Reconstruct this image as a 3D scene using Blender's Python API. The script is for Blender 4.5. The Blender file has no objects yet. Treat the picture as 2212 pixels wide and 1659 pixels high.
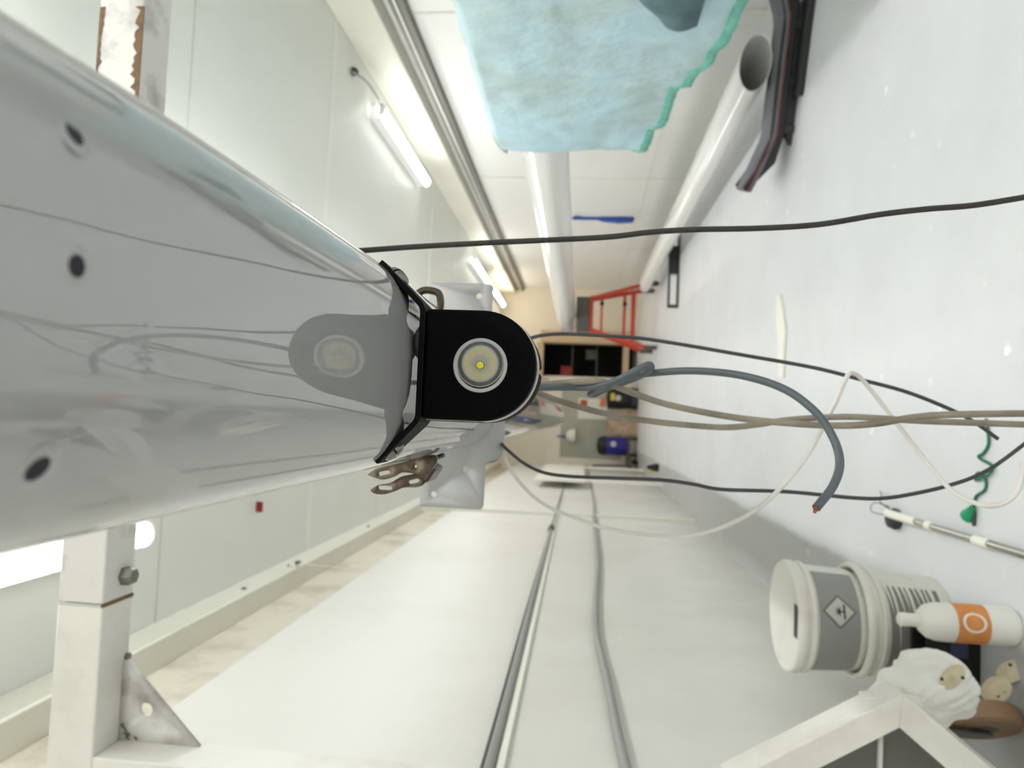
import bpy, math, random
from math import sin, cos, pi, sqrt, radians, hypot
from mathutils import Vector, Matrix, noise
random.seed(7)
sc = bpy.context.scene
col = sc.collection

# ---------------------------------------------------------------- camera, light, exposure
cam_data = bpy.data.cameras.new('camera')
cam_data.sensor_fit = 'HORIZONTAL'; cam_data.sensor_width = 36.0
cam_data.lens = 1530.0 / 2212.0 * 36.0
cam_data.clip_start = 0.01; cam_data.clip_end = 60
cam_data.dof.use_dof = True; cam_data.dof.focus_distance = 0.425; cam_data.dof.aperture_fstop = 11.0
cam = bpy.data.objects.new('camera', cam_data); col.objects.link(cam)
cam.matrix_world = Matrix(((0.0419135, 0.99794041, -0.04856122, 0.0),
                           (0.09357525, -0.05231116, -0.994237, 0.0),
                           (-0.99472958, 0.03712782, -0.09557506, 1.0),
                           (0, 0, 0, 1)))      # the phone was held on its side: picture left is up
sc.camera = cam
w = bpy.data.worlds.new('world'); w.use_nodes = True
w.node_tree.nodes['Background'].inputs[0].default_value = (0.8, 0.85, 0.9, 1)
w.node_tree.nodes['Background'].inputs[1].default_value = 0.05
sc.world = w
vs = sc.view_settings
vs.view_transform = 'Standard'; vs.look = 'None'; vs.gamma = 1.0; vs.use_curve_mapping = False
vs.exposure = 1.66
LAMP = 9.0
try:
    sc.cycles.diffuse_bounces = 8; sc.cycles.max_bounces = 14
except Exception: pass

# ---------------------------------------------------------------- materials
def lin(c):
    return tuple((v/12.92 if v <= .04045 else ((v+.055)/1.055)**2.4) for v in c)
def mat(name, rgb, rough=.5, metal=0., var=0., vscale=4., bump=0., bscale=60., rgb2=None, thr=None, ior=1.5, coat=0., spec=.5):
    """procedural principled; rgb are display colours 0..255; var mixes towards rgb2 by noise"""
    m = bpy.data.materials.new(name); m.use_nodes = True
    nt = m.node_tree; b = nt.nodes['Principled BSDF']
    c = lin([v/255 for v in rgb])
    b.inputs['Base Color'].default_value = (*c, 1)
    b.inputs['Roughness'].default_value = rough; b.inputs['Metallic'].default_value = metal
    b.inputs['IOR'].default_value = ior; b.inputs['Specular IOR Level'].default_value = spec
    b.inputs['Coat Weight'].default_value = coat
    tc = nt.nodes.new('ShaderNodeTexCoord')
    if var or rgb2:
        n = nt.nodes.new('ShaderNodeTexNoise'); n.inputs['Scale'].default_value = vscale
        n.inputs['Detail'].default_value = 6; n.inputs['Roughness'].default_value = .62
        nt.links.new(tc.outputs['Object'], n.inputs['Vector'])
        r = nt.nodes.new('ShaderNodeValToRGB')
        lo, hi = thr or (.35, .68)
        r.color_ramp.elements[0].position = lo; r.color_ramp.elements[1].position = hi
        c2 = lin([v/255 for v in rgb2]) if rgb2 else tuple(v*(1-var) for v in c)
        r.color_ramp.elements[0].color = (*c, 1); r.color_ramp.elements[1].color = (*c2, 1)
        nt.links.new(n.outputs['Fac'], r.inputs['Fac']); nt.links.new(r.outputs['Color'], b.inputs['Base Color'])
    if bump:
        n2 = nt.nodes.new('ShaderNodeTexNoise'); n2.inputs['Scale'].default_value = bscale; n2.inputs['Detail'].default_value = 4
        nt.links.new(tc.outputs['Object'], n2.inputs['Vector'])
        bp = nt.nodes.new('ShaderNodeBump'); bp.inputs['Strength'].default_value = bump; bp.inputs['Distance'].default_value = .02
        nt.links.new(n2.outputs['Fac'], bp.inputs['Height']); nt.links.new(bp.outputs['Normal'], b.inputs['Normal'])
    return m
def emit(name, rgb, strength):
    m = bpy.data.materials.new(name); m.use_nodes = True; nt = m.node_tree; b = nt.nodes['Principled BSDF']
    b.inputs['Base Color'].default_value = (.8, .8, .8, 1)
    b.inputs['Emission Color'].default_value = (*rgb, 1); b.inputs['Emission Strength'].default_value = strength
    return m
def floor_mat():
    m = mat('painted concrete floor', (220, 221, 224), .42, var=.09, vscale=1.7, thr=(.38, .7))
    nt = m.node_tree; b = nt.nodes['Principled BSDF']; src = b.inputs['Base Color'].links[0].from_socket
    tc = nt.nodes.new('ShaderNodeTexCoord')
    v = nt.nodes.new('ShaderNodeTexVoronoi'); v.inputs['Scale'].default_value = 9; v.inputs['Randomness'].default_value = 1
    nd = nt.nodes.new('ShaderNodeTexNoise'); nd.inputs['Scale'].default_value = 25
    mx = nt.nodes.new('ShaderNodeMixRGB'); mx.inputs[0].default_value = .06
    nt.links.new(tc.outputs['Object'], nd.inputs['Vector']); nt.links.new(tc.outputs['Object'], mx.inputs[1]); nt.links.new(nd.outputs['Color'], mx.inputs[2])
    nt.links.new(mx.outputs[0], v.inputs['Vector'])
    r = nt.nodes.new('ShaderNodeValToRGB'); r.color_ramp.elements[0].position = .07; r.color_ramp.elements[1].position = .17
    r.color_ramp.elements[0].color = (1, 1, 1, 1); r.color_ramp.elements[1].color = (0, 0, 0, 1)
    nt.links.new(v.outputs['Distance'], r.inputs['Fac'])
    n3 = nt.nodes.new('ShaderNodeTexNoise'); n3.inputs['Scale'].default_value = 3.1
    nt.links.new(tc.outputs['Object'], n3.inputs['Vector'])
    r3 = nt.nodes.new('ShaderNodeValToRGB'); r3.color_ramp.elements[0].position = .52; r3.color_ramp.elements[1].position = .62
    nt.links.new(n3.outputs['Fac'], r3.inputs['Fac'])
    mu = nt.nodes.new('ShaderNodeMath'); mu.operation = 'MULTIPLY'
    nt.links.new(r.outputs['Color'], mu.inputs[0]); nt.links.new(r3.outputs['Color'], mu.inputs[1])
    m2 = nt.nodes.new('ShaderNodeMixRGB'); nt.links.new(mu.outputs[0], m2.inputs[0]); nt.links.new(src, m2.inputs[1])
    m2.inputs[2].default_value = (*lin((.975, .975, .98)), 1)
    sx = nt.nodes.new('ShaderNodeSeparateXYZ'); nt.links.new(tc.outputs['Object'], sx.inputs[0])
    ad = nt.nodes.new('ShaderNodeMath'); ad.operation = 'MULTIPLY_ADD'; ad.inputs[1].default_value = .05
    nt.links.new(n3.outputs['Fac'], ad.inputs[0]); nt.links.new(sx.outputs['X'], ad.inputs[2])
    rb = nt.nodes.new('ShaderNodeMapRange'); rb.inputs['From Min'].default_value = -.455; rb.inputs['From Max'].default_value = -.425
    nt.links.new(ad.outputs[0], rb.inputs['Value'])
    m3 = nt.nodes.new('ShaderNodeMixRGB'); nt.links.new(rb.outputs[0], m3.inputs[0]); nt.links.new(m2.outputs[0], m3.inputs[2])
    m4 = nt.nodes.new('ShaderNodeMixRGB'); m4.blend_type = 'MULTIPLY'; m4.inputs[0].default_value = 1; m4.inputs[2].default_value = (.66, .655, .64, 1)  # shadow band along the left wall, partly painted into the floor colour
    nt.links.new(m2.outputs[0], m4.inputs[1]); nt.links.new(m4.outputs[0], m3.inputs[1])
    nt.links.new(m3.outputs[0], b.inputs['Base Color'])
    return m
def wall_mat():
    m = mat('white wall lining', (219, 217, 211), .42, rgb2=(204, 201, 191), vscale=.9, thr=(.5, .85), bump=.02, bscale=25)
    nt = m.node_tree; b = nt.nodes['Principled BSDF']; src = b.inputs['Base Color'].links[0].from_socket
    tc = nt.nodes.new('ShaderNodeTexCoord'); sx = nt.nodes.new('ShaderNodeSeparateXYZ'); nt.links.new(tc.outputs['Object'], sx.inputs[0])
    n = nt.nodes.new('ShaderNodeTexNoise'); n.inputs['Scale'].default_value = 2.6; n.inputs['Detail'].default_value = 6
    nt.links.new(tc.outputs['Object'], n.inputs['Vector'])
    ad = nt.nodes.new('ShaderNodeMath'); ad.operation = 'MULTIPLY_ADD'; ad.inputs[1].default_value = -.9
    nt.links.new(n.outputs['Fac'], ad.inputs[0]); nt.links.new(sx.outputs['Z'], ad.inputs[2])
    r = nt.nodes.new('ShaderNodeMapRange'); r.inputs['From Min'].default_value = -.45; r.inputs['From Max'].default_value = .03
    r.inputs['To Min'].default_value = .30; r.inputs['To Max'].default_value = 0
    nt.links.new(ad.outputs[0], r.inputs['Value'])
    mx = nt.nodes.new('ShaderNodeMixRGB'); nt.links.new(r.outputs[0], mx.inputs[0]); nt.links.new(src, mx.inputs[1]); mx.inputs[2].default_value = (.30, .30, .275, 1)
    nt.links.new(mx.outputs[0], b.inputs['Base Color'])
    return m

M = {}
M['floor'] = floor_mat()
M['ceil'] = mat('ceiling panel', (230, 232, 226), .38, var=.05, vscale=.7)
M['ceil_gap'] = mat('joint dark', (120, 120, 112), .8)
M['joint'] = mat('white joint strip', (236, 235, 226), .4)
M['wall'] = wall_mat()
M['wall_r'] = mat('right wall', (236, 236, 233), .35, var=.05, vscale=.8)
M['recess'] = mat('stained cream wall', (214, 208, 192), .6, rgb2=(165, 155, 135), vscale=3.2, thr=(.5, .78))
M['trim'] = mat('cream trim', (226, 224, 212), .45, var=.06, vscale=2)
M['trimg'] = mat('grey rail', (112, 110, 104), .45, metal=.5)
M['gel'] = mat('white gloss gelcoat', (156, 156, 157), .0, ior=1.95)
M['gel2'] = mat('white mast paint', (232, 232, 230), .12)
M['hole'] = mat('dark hole', (26, 24, 32), .7)
M['black'] = mat('black anodised', (4, 5, 5), .6, spec=.06)
M['blackrub'] = mat('black rubber', (22, 22, 23), .6)
M['bracket'] = mat('black powder coat', (7, 8, 8), .6, spec=.12)
M['steel'] = mat('stainless', (132, 130, 127), .25, metal=1., var=.15, vscale=60)
M['bronze'] = mat('dull tang metal', (104, 93, 82), .30, metal=1., rgb2=(58, 50, 42), vscale=60)
M['ring'] = mat('silver lens ring', (176, 176, 176), .38)
M['led'] = mat('led phosphor', (222, 208, 60), .35)
M['ledwell'] = mat('led well', (126, 122, 74), .5)
M['seal'] = mat('pale seal', (216, 208, 204), .3, metal=.3)
M['grom'] = mat('olive grommet', (70, 69, 60), .5)
M['plate'] = mat('grey primed plate', (172, 173, 173), .5, var=.05, vscale=8)
M['stand'] = mat('white steel tube', (222, 220, 213), .42, rgb2=(196, 190, 182), vscale=3.5, thr=(.5, .75))
M['webg'] = mat('shade grey web', (104, 102, 98), .6, var=.15, vscale=6)  # dark grey stands in for the shade between brace and leg
M['standd'] = mat('worn white steel', (214, 212, 208), .5, rgb2=(150, 142, 136), vscale=9, thr=(.5, .72))
M['rust'] = mat('rust joint', (128, 96, 62), .8, rgb2=(92, 78, 66), vscale=60)
M['galv'] = mat('bolt', (130, 128, 122), .4, metal=.8)
M['tarp'] = mat('pale cyan cloth', (184, 214, 226), .75, rgb2=(178, 200, 200), vscale=2.3, thr=(.42, .62), bump=.35, bscale=26)
M['hem'] = mat('sea green hem', (128, 202, 184), .8, rgb2=(104, 170, 158), vscale=30, bump=.4, bscale=90)
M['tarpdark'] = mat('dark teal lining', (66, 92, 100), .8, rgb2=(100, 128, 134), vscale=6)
M['cradle'] = mat('black cradle', (44, 44, 47), .5)
M['cradlepad'] = mat('grey pad', (120, 120, 126), .8, var=.2, vscale=12, bump=.3)
M['redline'] = mat('red edge', (120, 52, 56), .7)
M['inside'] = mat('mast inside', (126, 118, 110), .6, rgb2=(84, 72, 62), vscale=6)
M['orange'] = mat('orange red steel', (190, 62, 38), .4)
M['dkgrey'] = mat('dark grey foam', (92, 88, 80), .8, var=.2)
M['bluet'] = mat('blue plastic', (36, 76, 160), .45)
M['chalk'] = mat('ivory strip', (238, 236, 224), .6)
M['bucket'] = mat('white bucket', (226, 224, 216), .45, rgb2=(214, 198, 192), vscale=9, thr=(.55, .8))
M['label'] = mat('grey label', (148, 148, 146), .5)
M['scr'] = mat('scratched grey label', (128, 126, 120), .55)
M['drip'] = mat('white paint drips', (226, 226, 220), .45)
M['dgrey'] = mat('dark print', (60, 60, 58), .6)
M['mgrey'] = mat('mid print', (112, 110, 106), .6)
M['lgrey'] = mat('light print', (196, 195, 192), .6)
M['bottle'] = mat('white bottle', (232, 231, 224), .35)
M['olabel'] = mat('orange label', (222, 152, 84), .55, rgb2=(206, 128, 66), vscale=30)
M['rag'] = mat('white rag', (232, 231, 226), .85, bump=.2, bscale=40)
M['sand'] = mat('beige pad', (214, 204, 178), .85, rgb2=(190, 176, 146), vscale=30)
M['tyre'] = mat('tan wheel', (150, 120, 92), .55)
M['wheelhub'] = mat('wheel hub', (92, 90, 86), .5)
M['forkm'] = mat('zinc fork', (112, 110, 104), .45, metal=.4)
M['navy'] = mat('navy', (58, 62, 92), .6)
M['cab_beige'] = mat('beige cable', (142, 134, 121), .5, rgb2=(104, 94, 80), vscale=14, thr=(.45, .7))
M['cab_grey'] = mat('slate cable', (78, 86, 91), .4)
M['cab_dark'] = mat('charcoal cable', (56, 56, 60), .5)
M['rope'] = mat('black cord', (50, 47, 44), .7, bump=.3, bscale=300)
M['cab_white'] = mat('white cable', (208, 205, 201), .4)
M['copper'] = mat('copper', (150, 92, 66), .4, metal=.8)
M['string'] = mat('green string', (36, 112, 84), .8)
M['gtip'] = mat('green tip', (16, 146, 98), .5)
M['chrome'] = mat('chrome rod', (176, 174, 166), .15, metal=.9)
M['tan'] = mat('tan wood', (204, 180, 148), .6, var=.1)
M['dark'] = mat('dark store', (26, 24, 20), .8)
M['red'] = mat('red box', (140, 30, 22), .6)
M['doorg'] = mat('grey green door', (176, 178, 164), .4, var=.05)
M['doorw'] = mat('cream frame', (232, 224, 210), .5)
M['opaper'] = mat('orange paper', (232, 138, 78), .7)
M['oredp'] = mat('rust paper', (190, 92, 58), .7)
M['cobalt'] = mat('cobalt', (42, 42, 140), .4)
M['box'] = mat('cardboard', (196, 172, 150), .8, rgb2=(150, 126, 100), vscale=8)
M['yellow'] = mat('yellow', (214, 190, 60), .6)
M['hose'] = mat('grey wall hose', (150, 150, 146), .55)
M['warm_end'] = mat('cream end wall', (232, 224, 208), .5)
M['ltgrey'] = mat('fixture body', (232, 233, 230), .4)

def lens_mat():
    m = bpy.data.materials.new('faceted lens'); m.use_nodes = True; nt = m.node_tree; b = nt.nodes['Principled BSDF']
    tc = nt.nodes.new('ShaderNodeTexCoord')
    ln = nt.nodes.new('ShaderNodeVectorMath'); ln.operation = 'LENGTH'
    mp = nt.nodes.new('ShaderNodeMapping'); mp.vector_type = 'POINT'; mp.inputs['Scale'].default_value = (1, 0, 1)
    nt.links.new(tc.outputs['Object'], mp.inputs['Vector']); nt.links.new(mp.outputs[0], ln.inputs[0])
    r = nt.nodes.new('ShaderNodeValToRGB'); mul = nt.nodes.new('ShaderNodeMath'); mul.operation = 'MULTIPLY'; mul.inputs[1].default_value = 1/.0142
    nt.links.new(ln.outputs['Value'], mul.inputs[0]); nt.links.new(mul.outputs[0], r.inputs['Fac'])
    e = r.color_ramp.elements
    def cc(c): return (*lin([v/255 for v in c]), 1)
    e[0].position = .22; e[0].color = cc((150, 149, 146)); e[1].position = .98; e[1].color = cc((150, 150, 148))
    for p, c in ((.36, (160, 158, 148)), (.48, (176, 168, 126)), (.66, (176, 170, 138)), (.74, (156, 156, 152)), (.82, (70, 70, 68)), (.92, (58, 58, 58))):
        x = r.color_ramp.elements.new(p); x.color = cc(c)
    v = nt.nodes.new('ShaderNodeTexVoronoi'); v.inputs['Scale'].default_value = 1150; v.inputs['Randomness'].default_value = .12
    nt.links.new(tc.outputs['Object'], v.inputs['Vector'])
    bp = nt.nodes.new('ShaderNodeBump'); bp.inputs['Strength'].default_value = .8; bp.inputs['Distance'].default_value = .0003; bp.invert = True
    nt.links.new(v.outputs['Distance'], bp.inputs['Height']); nt.links.new(bp.outputs['Normal'], b.inputs['Normal'])
    nt.links.new(r.outputs['Color'], b.inputs['Base Color'])
    b.inputs['Roughness'].default_value = .14; b.inputs['Coat Weight'].default_value = .3
    return m
M['lens'] = lens_mat()
M['tube'] = emit('lamp diffuser', (.985, .995, .985), LAMP)
M['tube_soft'] = emit('soft lamp diffuser', (.985, .995, .985), LAMP*.34)
M['tube_dim'] = emit('dim lamp diffuser', (.985, .995, .985), LAMP*.16)
M['tubew'] = emit('warm lamp diffuser', (1.0, .86, .66), LAMP*.7)

# ---------------------------------------------------------------- mesh helpers
class MB:
    def __init__(s): s.v = []; s.f = []
    def add(s, vs, fs):
        o = len(s.v); s.v += [tuple(v) for v in vs]; s.f += [tuple(i+o for i in f) for f in fs]; return s
    def box(s, x0, x1, y0, y1, z0, z1):
        return s.add([(x0,y0,z0),(x1,y0,z0),(x1,y1,z0),(x0,y1,z0),(x0,y0,z1),(x1,y0,z1),(x1,y1,z1),(x0,y1,z1)],
                     [(3,2,1,0),(4,5,6,7),(0,1,5,4),(1,2,6,5),(2,3,7,6),(3,0,4,7)])
    def bar(s, a, b, w, h, up=(0,0,1)):
        """square bar from a to b, w across, h along up"""
        a = Vector(a); b = Vector(b); d = (b-a).normalized(); u = Vector(up)
        x = d.cross(u).normalized(); u = x.cross(d).normalized()
        q = [x*sx*w/2 + u*sz*h/2 for sx, sz in ((-1,-1),(1,-1),(1,1),(-1,1))]
        return s.add([a+p for p in q]+[b+p for p in q], [(3,2,1,0),(4,5,6,7),(0,1,5,4),(1,2,6,5),(2,3,7,6),(3,0,4,7)])
    def tube(s, pts, r, n=10, caps=True):
        P = [Vector(p) for p in pts]; N = len(P); rr = r if hasattr(r, '__len__') else [r]*N
        t0 = (P[1]-P[0]).normalized(); u = t0.orthogonal().normalized(); vs = []
        for i, p in enumerate(P):
            t = (P[min(i+1, N-1)]-P[max(i-1, 0)]).normalized()
            u = (u - t*u.dot(t)).normalized(); w_ = t.cross(u)
            vs += [p + (u*cos(2*pi*k/n)+w_*sin(2*pi*k/n))*rr[i] for k in range(n)]
        fs = [(i*n+k, i*n+(k+1) % n, (i+1)*n+(k+1) % n, (i+1)*n+k) for i in range(N-1) for k in range(n)]
        if caps: fs += [tuple(range(n-1, -1, -1)), tuple((N-1)*n+k for k in range(n))]
        return s.add(vs, fs)
    def lathe(s, prof, c=(0,0,0), axis=(0,0,1), n=48):
        """prof: (radius, height) along axis from c"""
        q = Vector((0,0,1)).rotation_difference(Vector(axis)); c = Vector(c); vs = []; fs = []
        for (r, h) in prof:
            vs += [c + q @ Vector((r*cos(2*pi*k/n), r*sin(2*pi*k/n), h)) for k in range(n)]
        for i in range(len(prof)-1):
            fs += [(i*n+k, i*n+(k+1) % n, (i+1)*n+(k+1) % n, (i+1)*n+k) for k in range(n)]
        if prof[0][0] > 1e-5: fs.append(tuple(range(n-1, -1, -1)))
        if prof[-1][0] > 1e-5: fs.append(tuple((len(prof)-1)*n+k for k in range(n)))
        return s.add(vs, fs)
    def prism(s, poly, fn, t0, t1):
        """extrude 2-D polygon: fn(u, v, t) -> point"""
        n = len(poly)
        return s.add([fn(u, v, t0) for u, v in poly]+[fn(u, v, t1) for u, v in poly],
                     [tuple(range(n-1, -1, -1)), tuple(range(n, 2*n))]+[(i, (i+1) % n, n+(i+1) % n, n+i) for i in range(n)])
    def loft(s, rings, closed=True, cap0=True, cap1=True):
        n = len(rings[0]); vs = [p for r in rings for p in r]; m = n if closed else n-1
        fs = [(i*n+k, i*n+(k+1) % n, (i+1)*n+(k+1) % n, (i+1)*n+k) for i in range(len(rings)-1) for k in range(m)]
        if cap0: fs.append(tuple(range(n-1, -1, -1)))
        if cap1: fs.append(tuple((len(rings)-1)*n+k for k in range(n)))
        return s.add(vs, fs)
    def build(s, name, m, parent=None, bevel=0., angle=35, solid=0., kind=None, seg=2, sub=0, flat=False):
        me = bpy.data.meshes.new(name); me.from_pydata(s.v, [], s.f); me.validate(); me.update()
        import bmesh
        bm = bmesh.new(); bm.from_mesh(me); bmesh.ops.recalc_face_normals(bm, faces=bm.faces); bm.to_mesh(me); bm.free()
        me.polygons.foreach_set('use_smooth', [not flat]*len(me.polygons))
        try: me.set_sharp_from_angle(angle=radians(angle))
        except Exception: pass
        me.materials.append(m)
        o = bpy.data.objects.new(name, me); col.objects.link(o)
        if parent is not None:
            o.parent = parent; o.matrix_parent_inverse = INV[parent.name]; INV[o.name] = Matrix()
        else: INV[o.name] = Matrix()
        if sub:
            md = o.modifiers.new('sub', 'SUBSURF'); md.levels = sub; md.render_levels = sub
        if solid:
            md = o.modifiers.new('solid', 'SOLIDIFY'); md.thickness = solid; md.offset = 0
        if bevel:
            md = o.modifiers.new('bevel', 'BEVEL'); md.width = bevel; md.segments = seg; md.limit_method = 'ANGLE'; md.angle_limit = radians(40)
        if kind: o['kind'] = kind
        return o
INV = {}
def tag(o, label, cat, group=None):
    o['label'] = label; o['category'] = cat
    if group: o['group'] = group
    return o
def thing(name, label, cat, loc=(0,0,0), group=None):
    o = bpy.data.objects.new(name, None); col.objects.link(o); o.location = loc; o.empty_display_size = .05
    INV[o.name] = Matrix.Translation(-Vector(loc)); return tag(o, label, cat, group)
def struct(mb, name, m, **k):
    o = mb.build(name, m, **k)
    if k.get('parent') is None: o['kind'] = 'structure'
    return o
def spline(pts, n=10):
    P = [Vector(p) for p in pts]; P = [P[0]*2-P[1]] + P + [P[-1]*2-P[-2]]; out = []
    for i in range(1, len(P)-2):
        a, b, c, d = P[i-1:i+3]
        for k in range(n):
            t = k/n; out.append(.5*((2*b)+(c-a)*t+(2*a-5*b+4*c-d)*t*t+(3*b-a-3*c+d)*t**3))
    out.append(P[-2]); return out
def fill(loops, fn):
    """flat sheet bounded by loops[0] with holes loops[1:]; fn(u, v) -> point"""
    import bmesh
    bm = bmesh.new(); edges = []; S = 1000.
    for lp in loops:
        vv = [bm.verts.new((u*S, v*S, 0)) for u, v in lp]
        edges += [bm.edges.new((vv[i], vv[(i+1) % len(vv)])) for i in range(len(vv))]
    bmesh.ops.triangle_fill(bm, use_beauty=True, use_dissolve=False, edges=edges)
    mb = MB(); bm.verts.index_update()
    mb.v = [fn(v.co.x/S, v.co.y/S) for v in bm.verts]; mb.f = [tuple(v.index for v in f.verts) for f in bm.faces]; bm.free()
    return mb
def circ(cx, cy, r, n=24, a0=0., a1=2*pi):
    return [(cx+r*cos(a0+(a1-a0)*k/n), cy+r*sin(a0+(a1-a0)*k/n)) for k in range(n)]
def copy_tree(o, dv):
    """copy a thing, its parts and sub-parts, moved by dv (root only)"""
    c = o.copy(); col.objects.link(c); c.location = Vector(o.location)+Vector(dv)
    for ch in list(o.children):
        d = ch.copy(); col.objects.link(d); d.parent = c; d.matrix_parent_inverse = ch.matrix_parent_inverse.copy()
        for g in list(ch.children):
            e = g.copy(); col.objects.link(e); e.parent = d; e.matrix_parent_inverse = g.matrix_parent_inverse.copy()
    return c

# ---------------------------------------------------------------- the room
XL, XR, ZC, Y0, Y1 = -.80, 2.43, 2.52, -3.2, 13.0
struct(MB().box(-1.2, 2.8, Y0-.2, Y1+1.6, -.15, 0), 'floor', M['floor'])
ceil = struct(MB().box(-1.2, 2.8, Y0-.2, Y1+1.6, ZC+.03, ZC+.12), 'ceiling', M['ceil_gap'])
ys = []
yj = 3.97-2.83*3
while yj < Y1+1.5:
    ys += [yj, yj+1.37]; yj += 2.83
for a, b in zip(ys[:-1], ys[1:]):
    if b < Y0 or a > Y1: continue
    MB().box(-.81, 2.42, max(a, Y0)+.003, min(b, Y1)-.003, ZC, ZC+.03).build('panel', M['ceil'], ceil, bevel=.002)
yj = 3.97-2.83*2
while yj < Y1:
    if yj > Y0: MB().box(-.80, 2.41, yj-.022, yj+.022, ZC-.006, ZC+.01).build('joint_strip', M['joint'], ceil, bevel=.002)
    yj += 2.83
# left wall: lining below, shallow stained recess above it, boxed duct under the ceiling
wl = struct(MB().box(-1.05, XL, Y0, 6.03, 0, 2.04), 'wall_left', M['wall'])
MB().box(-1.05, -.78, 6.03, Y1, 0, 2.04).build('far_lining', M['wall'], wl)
MB().box(-1.05, -.9, Y0, Y1, 2.04, ZC).build('recess', M['recess'], wl)
MB().box(-.82, -.772, 6.0, 6.07, 0, 2.30).build('corner_strip', M['trim'], wl, bevel=.004)
# square seam lines of the lining boards
for yy in (1.2, 3.6):
    pass
t1 = struct(MB().box(-.92, XL, Y0, Y1, 2.39, ZC), 'trim_1', M['trim'], bevel=.006)
for p in ((-0.8,3.041,2.455), (-0.8,3.538,2.361), (-.8,4.9,2.44)):
    MB().lathe([(.012,-.002),(.012,.004),(.007,.008),(0,.009)], (-.8, p[1], 2.44), (1,0,0), 14).build('screw', M['galv'], t1)
# right wall, cove box and sliding rail
wr = struct(MB().box(XR, XR+.15, Y0, Y1, 0, ZC), 'wall_right', M['wall_r'])
yy = Y0+.6
for yy in (1.2, 4.1, 7.0, 9.9):
    MB().box(XR-.004, XR+.01, yy-.01, yy+.01, 0, 2.1).build('cover_strip', M['trim'], wr)
MB().box(XR-.004, XR+.01, Y0, Y1, .40, .408).build('seam_bead', M['trim'], wr)
struct(MB().box(XR-.11, XR, Y0, Y1, 2.25, ZC), 'trim_2', M['trim'], bevel=.008)
t3 = struct(MB().box(XR-.05, XR, Y0, Y1, 2.10, 2.19), 'trim_3', M['trimg'])
MB().box(XR-.06, XR-.045, Y0, Y1, 2.145, 2.157).build('rail_lip', M['joint'], t3)
struct(MB().box(-1.2, 2.8, Y0-.15, Y0, 0, 2.6), 'wall_back', M['wall'])
# far end wall with a dark open bay
BX0, BX1, BZ1 = .82, 1.42, 1.72
we = struct(MB().box(BX1, 2.8, Y1, Y1+.1, 0, 2.6).box(-1.2, BX0, Y1, Y1+.1, 0, 2.6).box(BX0, BX1, Y1, Y1+.1, BZ1, 2.6), 'wall_end', M['warm_end'])
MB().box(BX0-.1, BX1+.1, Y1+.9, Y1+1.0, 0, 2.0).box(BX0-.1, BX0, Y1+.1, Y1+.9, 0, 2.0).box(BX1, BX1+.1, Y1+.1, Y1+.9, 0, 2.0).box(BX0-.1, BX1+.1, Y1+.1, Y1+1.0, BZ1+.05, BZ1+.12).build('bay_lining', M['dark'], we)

# ---------------------------------------------------------------- ceiling lamps
def lamp(x, y0, y1, label, m, first=None):
    t = thing('ceiling_lamp', label, 'lamp', (x, (y0+y1)/2, 2.52), 'tube lamps under the ceiling')
    MB().box(x-.046, x+.046, y0+.02, y1-.02, 2.450, 2.52).build('body', M['ltgrey'], t, bevel=.004)
    n = 16; sec = [(.042*cos(pi*k/n), -.040*sin(pi*k/n)) for k in range(n+1)]
    MB().prism([(u, v) for u, v in sec], lambda u, v, s_: (x+u, s_, 2.448+v), y0, y1).build('diffuser', m, t, angle=50)
    for yy in (y0-.012, y1):
        MB().prism([(u*1.08, v*1.08) for u, v in sec], lambda u, v, s_: (x+u, s_, 2.448+v), yy, yy+.012).build('end_cap', M['ltgrey'], t, angle=50)
    return t
r1 = lamp(2.09, 4.68, 6.16, 'long white tube lamp under the ceiling with a cable lead at its near end', M['tube_soft'])
MB().tube(spline([(2.141,4.247,2.5), (2.165,4.418,2.47), (2.166,4.618,2.46), (2.14,4.784,2.46)], 8), .008, 8).build('lead', M['hose'], r1)
MB().lathe([(.028,0),(.028,.02),(.012,.035),(0,.036)], (2.163,4.289,2.515), (0,0,-1), 16).build('lead_socket', M['cab_dark'], r1)
lamp(2.04, 9.0, 10.6, 'shorter looking white tube lamp further along the right ceiling, above the perforated plate', M['tube_soft'])
lamp(2.09, -2.9, -1.42, 'white tube lamp on the right ceiling behind the viewpoint', M['tube'])
lamp(-.44, .80, 2.28, 'bright white tube lamp on the left ceiling behind the white gantry arm', M['tube_dim'])
for k, w_ in enumerate(('nearest the black lamp', 'second of its row', 'third of its row', 'fourth of its row', 'fifth of its row', 'sixth of its row')):
    lamp(.73, .30+1.75*k, 1.80+1.75*k, 'white tube lamp on the ceiling hidden above the spar, '+w_, M['tube'])
lamp(.73, -1.45, .05, 'added unseen white tube lamp on the middle ceiling just behind the viewpoint', M['tube'])  # unseen lamp, added to brighten surfaces that face the viewpoint
lamp(.73, -3.1, -1.65, 'added unseen white tube lamp on the middle ceiling at the back wall', M['tube'])  # also added out of view, as fill from behind
lamp(-.44, -2.7, -1.22, 'added unseen white tube lamp on the left ceiling behind the viewpoint', M['tube'])  # added unseen on the left for the same fill
lamp(2.06, 11.2, 12.7, 'warm tube lamp at the far end of the right ceiling, beside the black lamp housing', M['tubew'])

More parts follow.
